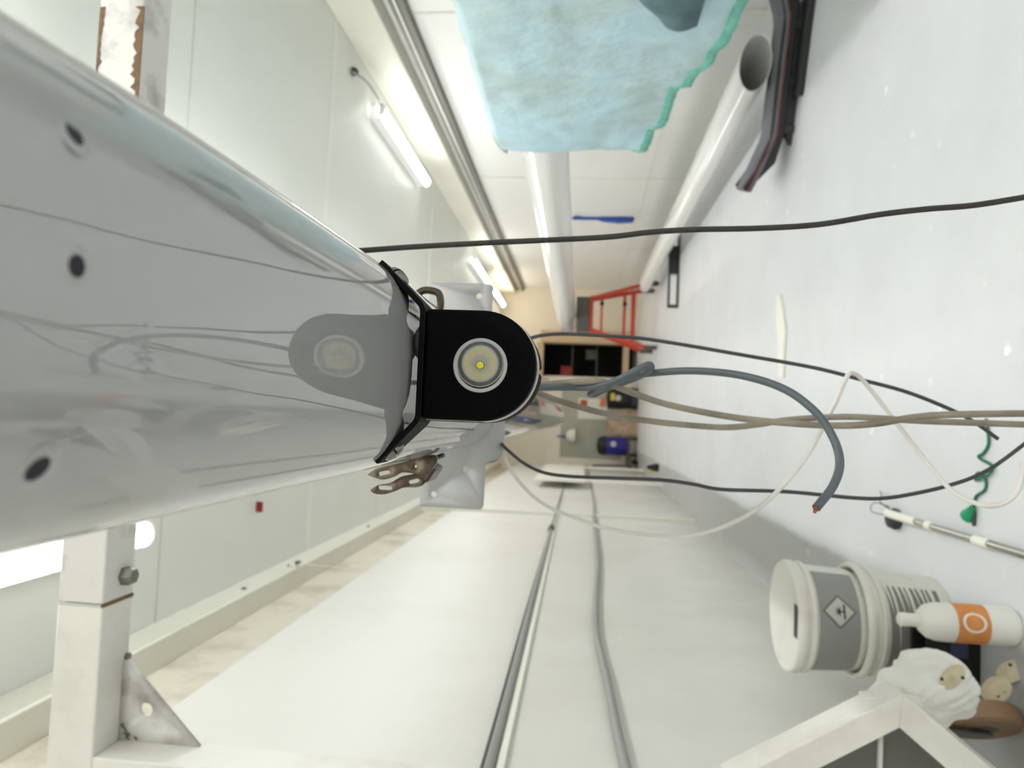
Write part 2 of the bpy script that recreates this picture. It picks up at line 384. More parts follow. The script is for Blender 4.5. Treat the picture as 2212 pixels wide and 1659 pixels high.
# ---------------------------------------------------------------- the main spar (mast) overhead
MX, MZB, MBv = .030, 1.1038, .053
AL = .0698; MEXP = 2.6
def a_right(y):
    return .0725-.0275*math.exp(-max(y, -.05)/.2)
def mast_ring(y, s=1., n=160):
    out = []
    for k in range(n):
        t = 2*pi*k/n; a = AL if cos(t) < 0 else a_right(y)
        e = 2/MEXP
        cx = math.copysign(abs(cos(t))**e, cos(t)); sz = math.copysign(abs(sin(t))**e, sin(t))
        out.append((MX+a*s*cx, y, MZB+MBv+MBv*s*sz))
    return out
mast = thing('mast', 'long glossy white oval spar overhead running down the room, carrying the black lamp', 'mast', (MX, .42, MZB))
rings = [mast_ring(-.6+.02*i) for i in range(90)]+[mast_ring(1.2+.2*i) for i in range(1, 21)]
yend = 5.2
rings += [mast_ring(yend+.03*sin(a), cos(a)) for a in (.5, .9, 1.2, 1.45)]
MB().loft(rings).build('spar_body', M['gel'], mast, angle=60)
def mast_hit(c, d):
    c = Vector(c); d = Vector(d); lo, hi = 0., 3.
    f = lambda t: (abs((c+d*t).x-MX)/(AL if (c+d*t).x < MX else a_right((c+d*t).y)))**MEXP+(abs((c+d*t).z-MZB-MBv)/MBv)**MEXP-1
    t = 0.
    while f(t) > 0 and t < 2: t += .00005
    p = c+d*t
    a = AL if p.x < MX else a_right(p.y)
    nrm = Vector(((p.x-MX)/a**2, 0, (p.z-MZB-MBv)/MBv**2)).normalized()
    return p, nrm
HD = [((0.30513,0.74784,0.58960),0.0023),((0.15921,0.78263,0.60178),0.0023),((-0.08148,0.77503,0.62665),0.0028)]
for d, r in HD:
    p, nr = mast_hit((0,0,1), d)
    q = p - nr*.0006
    h = MB().lathe([(r*2.0,.0003),(r*1.7,.0008),(r*1.25,.0009),(r*1.02,.0007)], q, nr, 32)
    h.f = [f for f in h.f if len(f) == 4]
    ho = h.build('rivet_rim', M['gel'], mast)
    MB().lathe([(0,.0008),(r*1.06,.0008),(r*1.06,-.003)], q, nr, 24).build('rivet_hole', M['hole'], ho)
# grey crossing plate with three holes, a collar lobe below the spar
PY = .9
def plate_poly():
    L, Rr, T, B = -.117, .172, 1.198, 1.1165
    pts = []
    def corner(cx, cz, r, a0):
        return [(cx+r*cos(a0+pi/2*k/5), cz+r*sin(a0+pi/2*k/5)) for k in range(6)]
    pts += corner(Rr-.004, T-.004, .004, 0)+corner(L+.004, T-.004, .004, pi/2)+corner(L+.006, B+.006, .006, pi)
    pts += [(-.058, B), (-.056, 1.103)]
    pts += [(-.034+.024*cos(a), 1.109+.016*sin(a)) for a in (pi*1.1, pi*1.3, pi*1.5)]
    pts += [(.0, 1.094), (.06, 1.094), (.112, 1.10), (.124, B)]
    pts += corner(Rr-.006, B+.006, .006, 1.5*pi)
    return pts
def plate_with_holes():
    return fill([plate_poly()]+[circ(*h, .0042, 16) for h in ((-.068,1.141), (-.101,1.181), (.156,1.134))], lambda u, v: (u, PY, v))
plate_with_holes().build('cross_plate', M['plate'], mast, solid=.006, flat=True)
# tang: two slotted metal bars joined at a root, on the left side of the spar, with its twin on the right
def tang(side):
    out = []
    for (outl, holes, dy) in (([(-0.055,0.62,1.185),(-0.049,0.62,1.176),(-0.043,0.62,1.155),(-0.038,0.62,1.14),(-0.035,0.62,1.126),(-0.04,0.62,1.123),(-0.05,0.62,1.129),(-0.053,0.62,1.137),(-0.052,0.62,1.145),(-0.052,0.62,1.154),(-0.056,0.62,1.161),(-0.059,0.62,1.171),(-0.057,0.62,1.18)],[((-0.054,0.62,1.174),(-0.052,0.62,1.166),0.00166097),((-0.046,0.62,1.142),(-0.046,0.62,1.142),0.00166097)],0.62), ([(-0.071,0.64,1.188),(-0.066,0.64,1.181),(-0.063,0.64,1.169),(-0.057,0.64,1.159),(-0.054,0.64,1.146),(-0.05,0.64,1.134),(-0.057,0.64,1.135),(-0.063,0.64,1.138),(-0.066,0.64,1.144),(-0.067,0.64,1.156),(-0.071,0.64,1.165),(-0.074,0.64,1.174),(-0.074,0.64,1.183)],[((-0.068,0.64,1.179),(-0.068,0.64,1.169),0.00191627),((-0.062,0.64,1.151),(-0.06,0.64,1.144),0.00171455)],0.64)):
        loops = [[(p[0], p[2]) for p in spline(outl+[outl[0]], 5)[:-1]]]
        for (p, q, r) in holes:
            a = Vector((p[0], p[2])); b = Vector((q[0], q[2])); d = (b-a)
            ang = math.atan2(d.y, d.x) if d.length > 1e-6 else 0
            loops.append([(b.x+r*cos(ang-pi/2+pi*k/8), b.y+r*sin(ang-pi/2+pi*k/8)) for k in range(8+(d.length > 1e-6))]+[(a.x+r*cos(ang+pi/2+pi*k/8), a.y+r*sin(ang+pi/2+pi*k/8)) for k in range(8+(d.length > 1e-6))])
        out.append(fill(loops, lambda u, v, dy=dy: (u, dy, v)))
    return out
tg = tang(-1)
root = MB().bar((-0.058,0.655,1.142), (-0.045,0.655,1.134), .016, .04, (0,1,0)).tube([(-0.041,0.65,1.135), (-0.036,0.65,1.122)], .0022, 10).build('tang', M['bronze'], mast, bevel=.002)
for mb in tg: mb.build('tang_bar', M['bronze'], root, solid=.005, bevel=.001, flat=True)
MB().tube(spline([(0.109,0.64,1.156), (0.115,0.64,1.147), (0.114,0.64,1.136), (0.11,0.64,1.132), (0.1,0.64,1.131), (0.088,0.64,1.135)], 6), .0035, 10).build('tang', M['bronze'], mast)

# ---------------------------------------------------------------- the black lamp under the spar
LX, LZT = .031, 1.0945
dl = thing('deck_light', 'small black D-shaped spotlight with a silver ringed lens, bracketed under the white spar', 'lamp', (LX, .42, 1.103))
hw, rr_ = .0335, .0335
def dpoly(hw_, r, ztop, zc):
    return [(LX-hw_, ztop), (LX-hw_, zc)]+[(LX+r*cos(pi+pi*k/28), zc+r*sin(pi+pi*k/28)) for k in range(1, 28)]+[(LX+hw_, zc), (LX+hw_, ztop)]
XZ = lambda u, v, t: (u, t, v)
MB().prism(dpoly(.0335, .0335, LZT, 1.0600), XZ, .42, .4345).build('housing', M['black'], dl, bevel=.0022, seg=3)
MB().prism(dpoly(.0340, .0344, LZT, 1.0600), XZ, .4345, .4405).build('seal', M['seal'], dl)
def notch():
    p = dpoly(.0345, .0346, LZT, 1.0598); c = len(p)//2; q = []
    for i, (u, v) in enumerate(p):
        q.append((u, v))
    x0, z0 = p[c]
    q[c-1:c+2] = [(LX-.0022, 1.0598-.0345), (LX-.0016, 1.0598-.0329), (LX, 1.0598-.0323), (LX+.0016, 1.0598-.0329), (LX+.0022, 1.0598-.0345)]
    return q
MB().prism(notch(), XZ, .4405, .468).build('rear_cap', M['black'], dl, bevel=.0008)
LC = (LX, .42, 1.0600)
MB().lathe([(.0140,.003),(.0140,-.0002),(.0146,-.0010),(.0158,-.0010),(.0164,-.0003),(.0164,.002)], LC, (0,1,0), 72).build('lens_ring', M['ring'], dl)
lo = MB().lathe([(0,0),(.0036,.0),(.009,.0001),(.0128,.0004),(.0142,.0008),(.0142,.003)], (0,0,0), (0,1,0), 64).build('lens', M['lens'], dl)
lo.matrix_parent_inverse = Matrix(); lo.location = (LX-MX, -.0009, 1.0600-1.103)
MB().lathe([(0,-.0011),(.0029,-.0011),(.0029,.001)], LC, (0,1,0), 32).build('led_well', M['ledwell'], dl)
MB().lathe([(0,-.0018),(.0015,-.0017),(.0021,-.0012),(.0021,.001)], LC, (0,1,0), 32).build('led', M['led'], dl)
# bracket: flat base with two flared wings
BT = .0034
def bracket():
    c = [(-.0298, 1.1212), (-.0034, 1.0965), (.0655, 1.0965), (.0925, 1.1245)]
    # rounded bends
    def arcpts(p0, p1, p2, r=.004, n=5):
        a = (Vector(p0)-Vector(p1)).normalized(); b = (Vector(p2)-Vector(p1)).normalized(); p1 = Vector(p1)
        s_, e_ = p1+a*r, p1+b*r
        return [((1-t)**2*s_+2*t*(1-t)*p1+t*t*e_) for t in [k/n for k in range(n+1)]]
    P = [Vector(c[0])]+arcpts(*c[0:3])+arcpts(*c[1:4])+[Vector(c[3])]
    up, dn = [], []
    for i, p in enumerate(P):
        t = (P[min(i+1, len(P)-1)]-P[max(i-1, 0)]).normalized(); n_ = Vector((-t.y, t.x))
        up.append(p+n_*BT/2); dn.append(p-n_*BT/2)
    mb = MB(); m_ = len(P); yb = []
    for i, p in enumerate(P):
        wing = max(0, (p.y-1.0965)/.027)
        yb.append(.4195+.034*(1-.32*wing))
    vs = []
    for i in range(m_):
        for (q, y) in ((up[i], .4195), (dn[i], .4195), (dn[i], yb[i]), (up[i], yb[i])): vs.append((q.x, y, q.y))
    fs = [(i*4+k, i*4+(k+1) % 4, (i+1)*4+(k+1) % 4, (i+1)*4+k) for i in range(m_-1) for k in range(4)]
    fs += [(3, 2, 1, 0), tuple((m_-1)*4+k for k in range(4))]
    return mb.add(vs, fs)
bk = bracket().build('bracket', M['bracket'], dl, bevel=.0005)
def screw(c, nrm):
    nrm = Vector(nrm).normalized(); c = Vector(c); mb = MB()
    ax = Vector((0,1,0)).cross(nrm).normalized()*.35+Vector((0,1,0)); ax = (ax-nrm*ax.dot(nrm)).normalized(); bx = nrm.cross(ax)
    for sgn in (-1, 1):
        grid = []; n = 12; m_ = 6
        for j in range(m_+1):
            f = j/m_; rad = .0074*(1-f**2)**.5 if j < m_ else 0; h = .0040*f
            row = []
            for k in range(n+1):
                a = -pi/2+pi*k/n
                u = max(.0007, rad*cos(a)); v = rad*sin(a)
                row.append(c+bx*sgn*u+ax*v+nrm*h)
            grid.append(row)
        base = [p-nrm*.0006 for p in grid[0]]
        mb.loft([base]+grid, closed=True)
    return mb
for cpt, nv in (((.0861, .4325, 1.1155), (.72,0,-.69)), ((-.0236, .4325, 1.1135), (-.72,0,-.69))):
    screw(Vector(cpt), nv).build('screw', M['steel'], bk)
MB().lathe([(.008,0),(.0105,.0012),(.0105,.0035),(.008,.0052)], (.045, .437, 1.0982), (0,0,1), 32).build('grommet', M['grom'], dl)

# ---------------------------------------------------------------- cables hanging below the spar
def cable(pts, r, name, label, m, cat='cable', n=10, group=None):
    return tag(MB().tube(spline(pts, 10), r, n).build(name, m, angle=60), label, cat, group)
cable([(0.132,0.56,1.184), (0.137,0.58,1.187), (0.146,0.6,1.146), (0.151,0.6,1.077), (0.157,0.6,0.986), (0.162,0.6,0.947), (0.165,0.6,0.909), (0.167,0.6,0.856), (0.171,0.6,0.808), (0.18,0.6,0.76), (0.185,0.6,0.724), (0.189,0.6,0.685), (0.199,0.6,0.632)],
      .0024, 'cord', 'black cord hanging straight down past the cyan cloth from the right side of the spar', M['rope'], 'cord')
cable([(0.081,0.74,1.061), (0.088,0.76,1.053), (0.094,0.78,1.039), (0.098,0.8,1.014), (0.097,0.8,0.962), (0.094,0.8,0.918), (0.081,0.8,0.825), (0.069,0.8,0.745), (0.058,0.8,0.697), (0.046,0.8,0.648), (0.028,0.8,0.601), (0.015,0.8,0.577), (0,0.8,0.556)],
      .0021, 'cable', 'thin charcoal cable curving to a cut end, right of the twisted pair', M['cab_dark'])
cable([(-0.031,0.905,1.099), (-0.039,0.88,1.087), (-0.054,0.88,1.067), (-0.063,0.86,1.042), (-0.065,0.84,1.011), (-0.063,0.82,0.956), (-0.061,0.8,0.906), (-0.064,0.8,0.871), (-0.068,0.8,0.841), (-0.067,0.8,0.772), (-0.07,0.8,0.699), (-0.068,0.8,0.666), (-0.059,0.8,0.628), (-0.05,0.8,0.6), (-0.04,0.8,0.577), (-0.025,0.8,0.554), (0.011,0.8,0.512)],
      .0021, 'cable', 'charcoal cable from the crossing plate sweeping down left of the twisted pair', M['cab_dark'])
cable([(-0.034,0.905,1.096), (-0.054,0.86,1.085), (-0.077,0.84,1.065), (-0.095,0.82,1.039), (-0.106,0.8,1.006), (-0.116,0.78,0.956), (-0.116,0.76,0.899), (-0.109,0.75,0.868), (-0.094,0.74,0.838), (-0.069,0.72,0.812), (-0.027,0.72,0.778), (0.024,0.72,0.753), (0.053,0.72,0.741), (0.059,0.73,0.731), (0.05,0.74,0.715), (0.009,0.74,0.683), (-0.03,0.72,0.661), (-0.051,0.7,0.65), (-0.06,0.68,0.636), (-0.058,0.68,0.618), (-0.047,0.68,0.606), (-0.029,0.68,0.601), (-0.02,0.68,0.602)],
      .0023, 'cable', 'white cable in a wide loop crossing the other hanging cables', M['cab_white'])
g = thing('cable', 'thick slate grey cable with a loose knot and a bare cut end', 'cable', (.03, .66, 1.1))
MB().tube(spline([(0.025,0.6,1.048), (0.028,0.62,1.035), (0.031,0.66,1.01), (0.032,0.66,0.988), (0.038,0.65,0.968), (0.049,0.64,0.948), (0.053,0.64,0.939), (0.049,0.645,0.938), (0.042,0.66,0.95), (0.034,0.675,0.971), (0.026,0.675,0.987), (0.027,0.668,0.989), (0.033,0.655,0.976), (0.043,0.655,0.955), (0.047,0.65,0.931), (0.049,0.64,0.899), (0.045,0.62,0.864), (0.034,0.6,0.834), (0.016,0.58,0.815), (-0.004,0.57,0.804), (-0.023,0.56,0.802), (-0.04,0.55,0.81), (-0.056,0.54,0.825)], 8), .0033, 12).build('sheath', M['cab_grey'], g, angle=60)
for dx in (-4, 4):
    MB().tube([(-0.053,0.54,0.823), ((-0.058,0.538,0.827)[0]+dx*.0003, (-0.058,0.538,0.827)[1], (-0.058,0.538,0.827)[2])], .0013, 8).build('copper_core', M['copper'], g)
PAIR = 'two twisted beige cables'
cable([(0.029,0.62,1.05), (0.031,0.64,1.037), (0.034,0.66,1.023), (0.037,0.66,0.997), (0.037,0.66,0.978), (0.03,0.68,0.953), (0.02,0.7,0.915), (0.011,0.7,0.86), (0.007,0.7,0.81), (0.006,0.7,0.761), (0.009,0.69,0.727), (0.017,0.69,0.689), (0.021,0.69,0.652), (0.026,0.69,0.56)],
      .0032, 'cable', 'beige cable, the strand of the twisted pair that bends nearer the grey knot', M['cab_beige'])
cable([(0.027,0.66,1.053), (0.025,0.68,1.039), (0.02,0.69,1.023), (0.01,0.7,0.982), (0.004,0.71,0.939), (0.001,0.72,0.897), (-0,0.72,0.856), (0.004,0.72,0.825), (0.01,0.715,0.796), (0.015,0.715,0.746), (0.015,0.715,0.707), (0.014,0.715,0.668), (0.015,0.715,0.544)],
      .0031, 'cable', 'beige cable, the straighter strand of the twisted pair hanging from behind the lamp', M['cab_beige'])

# ---------------------------------------------------------------- white steel gantry
GY, GW = 1.15, .082
gt = thing('gantry', 'white square tube steel gantry with a worn arm crossing above the spar', 'gantry', (-.6, 1.19, 0))
AZ = 1.792
MB().box(-.345, 2.2, GY, GY+GW, AZ, AZ+GW).build('arm', M['standd'], gt, bevel=.003)
MB().box(-.68, -.349, GY, GY+GW, AZ, AZ+GW).build('arm_end', M['stand'], gt, bevel=.003)
MB().box(-.348, -.346, GY-.0006, GY+.002, AZ, AZ+GW).build('weld_line', M['standd'], gt)
MB().box(-.350, -.344, GY-.0006, GY+GW+.0006, AZ-.0008, AZ+.003).build('rusty_joint', M['rust'], gt)
MB().box(-.68, -.598, GY, GY+GW, .78, AZ).build('post', M['stand'], gt, bevel=.003)
MB().box(2.12, 2.2, GY, GY+GW, 0, AZ).build('post', M['stand'], gt, bevel=.003)
# rust bloom along the arm's lower edge, right of the spar
for (x0, x1) in ((.50, .70), ):
    rng = random.Random(3); n = 26
    top = [(x0+(x1-x0)*k/n, .004+.012*rng.random()) for k in range(n+1)]
    MB().prism([(x0, -.002)]+[(x1, -.002)]+list(reversed(top)), lambda u, v, t: (u, t, AZ+.001+v), GY-.0012, GY+.001).build('rust_patch', M['rust'], gt)
    top = [(x0+(x1-x0)*k/n, .002+.008*rng.random()) for k in range(n+1)]
    MB().prism([(x0, 0)]+[(x1, 0)]+list(reversed(top)), lambda u, v, t: (u, t, AZ+GW-v), GY-.0012, GY+.001).build('rust_patch', M['rust'], gt)
MB().lathe([(.017,0),(.017,.014),(.013,.02),(0,.021)], (-0.307,1.203,1.792), (0,0,-1), 6).build('bolt', M['galv'], gt)
MB().lathe([(.007,0),(.007,.006),(0,.007)], (-0.455,1.225,1.792), (0,0,-1), 6).build('bolt', M['galv'], gt)
def gusset():
    yb = GY+GW-.012
    tri = [(GUS_A[0], AZ+.002), (GUS_A[0], GUS_A[2]-.004), (GUS_B[0], GUS_B[2]), (-.600, AZ+.002)]
    return fill([tri, circ(GUS_H[0], GUS_H[2], .0125, 24)], lambda u, v: (u, yb, v)), yb
GUS_A, GUS_B, GUS_H = (-0.459,1.22,1.787), (-0.602,1.22,1.636), (-0.542,1.22,1.743)
gmb, gyb = gusset()
go = gmb.build('gusset', M['standd'], gt, solid=.008, flat=True)
rng = random.Random(5); ink = MB()
for (p, n) in (((-0.57,1.214,1.785), 9), ((-0.584,1.214,1.779), 6), ((-0.589,1.214,1.758), 2)):
    for k in range(n):
        x, z = p[0]-k*.0022, p[2]-k*.0018
        ink.tube([(x+rng.uniform(-.001,.001), p[1], z+rng.uniform(.001,.004)), (x+rng.uniform(-.003,.002), p[1], z-rng.uniform(.001,.004))], .0008, 5)
ink.build('pen_scrawl', M['dgrey'], go, kind='stuff')
# knee brace and lower leg
CY0, CY1 = 1.15, 1.21
def xz(p): return (p[0], p[2])
CO, CI = xz((-0.393,1.15,0.494)), xz((-0.444,1.15,0.498))
BO_, BI_ = xz((-0.547,1.15,0.752)), xz((-0.584,1.15,0.73))
LO_, LI_ = xz((-0.552,1.15,0.29)), xz((-0.56,1.15,0.354))
XZ2 = lambda u, v, t: (u, t, v)
MB().prism([CO, CI, BI_, BO_], XZ2, CY0, CY1).build('knee_brace', M['stand'], gt, bevel=.002)
MB().prism([CO, LO_, LI_, CI], XZ2, CY0, CY1).build('lower_leg', M['stand'], gt, bevel=.002)
MB().prism([CI, BI_, LI_], XZ2, 1.222, 1.228).build('web_plate', M['webg'], gt)
MB().prism([(CI[0], CI[1]+.003), (CI[0]-.2, CI[1]+.005), (CI[0]-.2, CI[1]-.001), (CI[0], CI[1]-.003)], XZ2, 1.214, 1.222).build('web_rib', M['standd'], gt)
ca, cb_ = Vector((-0.426,1.19,0.538)), Vector((-0.423,1.19,0.477))
MB().bar(ca, cb_, .030, .03, (0,1,0)).build('end_cap', M['stand'], gt, bevel=.002)
MB().box(-.70, -.62, 1.14, 1.74, .19, .27).build('foot_beam', M['stand'], gt, bevel=.003)
cst = MB().box(-.555, -.50, 1.535, 1.60, .190, .199).bar((-0.516,1.46,0.346), (-0.638,1.58,0.204), .010, .010).build('caster_plate', M['forkm'], gt, bevel=.002)
WC = Vector((-.630, 1.715, .081))
wax = Vector((.80, .60, 0)).normalized()
MB().lathe([(.050,-.022),(.074,-.022),(.081,-.016),(.081,.016),(.074,.022),(.050,.022)], WC, wax, 48).build('tyre', M['tyre'], cst)
MB().lathe([(.012,-.026),(.05,-.018),(.05,.018),(.012,.026)], WC, wax, 32).build('hub', M['wheelhub'], cst)
fk = MB()
for s_ in (-1, 1):
    c = WC+wax*s_*.032
    fwd = Vector((0,0,1)).cross(wax).normalized()
    pl = [c+fwd*u+Vector((0,0,v)) for u, v in ((-.022,.112),(.022,.112),(.014,.0),(.009,-.014),(-.009,-.014),(-.014,.0))]
    n = 6; o = wax*.003
    fk.add([p-o for p in pl]+[p+o for p in pl], [tuple(range(5,-1,-1)), tuple(range(6,12))]+[(i,(i+1)%6,6+(i+1)%6,6+i) for i in range(6)])
fk.build('fork', M['forkm'], cst, bevel=.001)

# ---------------------------------------------------------------- second spar on its trolley, covered by the cyan cloth
m2 = thing('mast', 'white round spar along the right wall, half covered by the cyan cloth', 'mast', (1.5, 10, 1.24))
R2 = .132
MB().tube([(1.49, 1.2, 1.24), (1.49, 3, 1.24), (1.49, 8, 1.235), (1.48, 10.9, 1.225)], R2, 48).build('spar_body', M['gel2'], m2, angle=60)
MB().lathe([(R2,0),(R2*.96,.03),(R2*.7,.06),(0,.075)], (1.48, 10.9, 1.225), (0,1,0), 40).build('end_plug', M['plate'], m2)
MB().tube([(1.49, 1.195, 1.24), (1.49, 1.2, 1.24)], R2*.98, 32).build('spar_mouth', M['inside'], m2)
# cloth
TY0, TY1 = 1.62, 3.66
def hem_z(y):
    z = .30+.0
    k = [(1.5,.44),(2.2,.505),(2.63,.555),(2.66,.60),(2.78,.615),(2.80,.655),(3.22,.660),(3.25,.705),(3.5,.715),(3.66,.80)]
    for (a, za), (b, zb) in zip(k[:-1], k[1:]):
        if y <= b: return za+(zb-za)*max(0, y-a)/(b-a)
    return k[-1][1]
def cloth_pt(i, j, NI, NJ):
    y = TY0+(TY1-TY0)*i/NI; s = j/NJ
    end = max(0, (y-3.36)/(TY1-3.36)); e2 = 1-sqrt(max(0, 1-end*end))
    zt = 1.470-.045*e2
    # profile: back edge, over the spar, shoulder, front drop
    prof = [(1.78, .95), (1.70, 1.30), (1.62, 1.42), (1.50, zt), (1.40, zt+.004), (1.345, zt-.03), (1.335, 1.30), (1.345, 1.0), (1.36, hem_z(y))]
    f = s*(len(prof)-1); k = min(int(f), len(prof)-2); t = f-k
    x = prof[k][0]+(prof[k+1][0]-prof[k][0])*t; z = prof[k][1]+(prof[k+1][1]-prof[k][1])*t
    low = max(0, min(1, (1.42-z)/.8))
    x += e2*.16*(1 if s > .5 else 0)
    wv = noise.noise(Vector((y*2.2, z*.9, 1.3)))*.05*low + noise.noise(Vector((y*6.5+z*1.5, z*2.2, 4.1)))*.030*low + noise.noise(Vector((y*14, z*9, 9.1)))*.010
    cr = noise.noise(Vector((y*9+z*14, z*3-y*5, 2.7))); wv += .016*low*max(0, .25-abs(cr))*4*.4
    x -= wv
    return (x, y, z+.012*noise.noise(Vector((y*5, s*8, 7)))*(1 if s < .55 else .3))
NI, NJ = 90, 96
cl = thing('cloth', 'dirty creased pale cyan cloth with green hem draped over a white spar', 'cloth', (1.5, 2.6, 1.4))
pts = [cloth_pt(i, j, NI, NJ) for i in range(NI+1) for j in range(NJ+1)]
MB().add(pts, [(i*(NJ+1)+j, i*(NJ+1)+j+1, (i+1)*(NJ+1)+j+1, (i+1)*(NJ+1)+j) for i in range(NI) for j in range(NJ)]).build('drape', M['tarp'], cl, solid=.008, angle=80)
hemline = [Vector(cloth_pt(i, NJ, NI, NJ)) for i in range(NI+1)]
hm = MB(); vs = []
for p in hemline:
    for (dx, dz) in ((-.010,-.004),(-.012,.014),(-.010,.034),(.008,.034),(.012,.010),(.006,-.006)):
        q = .004*noise.noise(p*30); vs.append((p.x+dx+q, p.y, p.z+dz+q))
fs = [(i*6+k, i*6+(k+1) % 6, (i+1)*6+(k+1) % 6, (i+1)*6+k) for i in range(NI) for k in range(6)]
hm.add(vs, fs).build('hem', M['hem'], cl, angle=80)
# a dark turned-back fold near the hem
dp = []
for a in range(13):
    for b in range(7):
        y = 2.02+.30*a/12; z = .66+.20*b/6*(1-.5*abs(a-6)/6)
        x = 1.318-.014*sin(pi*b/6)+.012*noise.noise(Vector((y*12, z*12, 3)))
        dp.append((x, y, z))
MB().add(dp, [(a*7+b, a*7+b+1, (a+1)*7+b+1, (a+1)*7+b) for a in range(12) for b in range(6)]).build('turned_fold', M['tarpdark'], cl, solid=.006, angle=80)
# end edge of the cloth, a second layer peeping out
ed = [Vector(cloth_pt(NI, j, NI, NJ))+Vector((.02, .012, 0)) for j in range(40, NJ+1)]
MB().add([v for p in ed for v in (tuple(p), (p.x+.05, p.y+.03, p.z-.015))], [(2*i, 2*i+1, 2*i+3, 2*i+2) for i in range(len(ed)-1)]).build('under_layer', M['tarp'], cl, solid=.006, angle=80)

tr = thing('trolley', 'orange red steel trolley on casters with a dark foam top under the white spar', 'trolley', (1.45, 9.8, 0))
MB().box(1.24, 1.71, 9.68, 9.92, .905, 1.09).build('foam_block', M['dkgrey'], tr, bevel=.015)
MB().box(1.22, 1.73, 9.70, 9.90, .855, .905).build('top_bar', M['orange'], tr, bevel=.006)
for (xt, xb) in ((1.70, 1.88), (1.26, 1.02)):
    for dy in (-.1, .1):
        l = MB().bar((xt, 9.8+dy*.6, .87), (xb, 9.8+dy*2.6, .15), .05, .045, (0,1,0)).build('leg', M['orange'], tr)
for z, hgt, xx in ((.74, .03, .035), (.43, .04, .09), (.31, .06, .115)):
    MB().box(1.245-xx, 1.715+xx, 9.78, 9.82, z-hgt/2, z+hgt/2).build('cross_bar', M['orange'], tr)
for z in (.74, .43):
    MB().lathe([(.012,0),(.03,.02),(.03,.06),(.012,.08)], (1.63, 9.78, z), (0,-1,0), 14).build('clamp_knob', M['blackrub'], tr)
for xb in (1.88, 1.02):
    for dy in (-.26, .26):
        c = MB().box(xb-.03, xb+.03, 9.8+dy-.03, 9.8+dy+.03, .10, .17).build('caster', M['dkgrey'], tr)
        MB().lathe([(.03,-.025),(.065,-.025),(.07,0),(.065,.025),(.03,.025)], (xb, 9.8+dy, .07), (1,0,0), 24).build('wheel', M['dkgrey'], c)

# ---------------------------------------------------------------- third spar lying low on cradles
m3 = thing('mast', 'white oval spar with an open hollow end lying low on black cradles', 'mast', (1.80, 3.55, .17))
def ring3(y, s=1.):
    f = (y-3.5)/6.6; cx = 1.80+.05*f; cz = .198; a = .150*(1-.04*f)*s; b = .078*s
    th = radians(-8)
    return [(cx+a*cos(t)*cos(th)-b*sin(t)*sin(th), y+.10*0+(-.10*cos(t) if False else 0), cz+a*cos(t)*sin(th)+b*sin(t)*cos(th)) for t in [2*pi*k/48 for k in range(48)]]
r3 = [ring3(9.2), ring3(7), ring3(5), ring3(3.52), ring3(3.50, .985), ring3(3.503, .94), ring3(3.9, .94), ring3(4.6, .94)]
MB().loft(r3, cap0=True, cap1=False).build('spar_body', M['gel2'], m3, angle=40)
MB().loft([ring3(4.1, .935), ring3(4.12, .935)]).build('inner_plug', M['inside'], m3)
MB().loft([ring3(9.2, .98), ring3(9.3, .9)]).build('end_plug', M['blackrub'], m3)
cd = thing('cradle', 'black angled cradle with a grey pad holding the open end of the low spar', 'cradle', (1.7, 3.5, 0))
A_, B_ = Vector((1.24, 3.74, .098)), Vector((2.22, 3.34, .098))
dirc = (B_-A_).normalized(); nrm_c = Vector((-dirc.y, dirc.x, 0))
def cpt(s, z, o=0): p = A_+dirc*s+nrm_c*o; return (p.x, p.y, z)
sidep = [(0,.20),(.02,.215),(.10,.165),(.26,.108),(.80,.108),(.98,.16),(1.06,.20),(1.06,.05),(.80,.045),(.26,.045),(.14,.07),(.05,.15)]
for o in (-.09, .09):
    MB().prism(sidep, lambda u, v, t: cpt(u, v, t), o-.02, o+.02).build('side_rail', M['cradle'], cd, bevel=.006)
pts2 = []
for i in range(24):
    u = 1.05*i/23
    z = .114 if .26 < u < .8 else (.114+.095*((.26-u)/.26)**1.1 if u <= .26 else .114+.09*((u-.8)/.25))
    for o in (-.13, -.06, .06, .13):
        pts2.append(cpt(u, z+.006*noise.noise(Vector((u*9, o*20, 0)))+(0 if abs(o) < .1 else -.03), o))
MB().add(pts2, [(i*4+k, i*4+k+1, (i+1)*4+k+1, (i+1)*4+k) for i in range(23) for k in range(3)]).build('pad', M['cradlepad'], cd, solid=.008, angle=80)
MB().tube([cpt(u, z, -.131) for u, z in ((.0,.195),(.12,.152),(.26,.086),(.5,.086),(.8,.086),(1.0,.16))], .004, 6).build('red_piping', M['redline'], cd)
for u in (.30, .52, .76):
    MB().prism([(u-.018,0),(u+.018,0),(u+.018,.05),(u-.018,.05)], lambda a, v, t: cpt(a, v, t), -.12, .12).build('foot', M['cradle'], cd)
MB().prism([(.22,0),(.90,0),(.84,.046),(.30,.046)], lambda a, v, t: cpt(a, v, t), -.10, -.02).build('base_block', M['cradle'], cd, bevel=.004)
MB().prism([(.45,0),(.95,0),(.95,.03),(.45,.03)], lambda a, v, t: cpt(a, v, t), -.20, -.10).build('base_foot', M['cradle'], cd, bevel=.004)

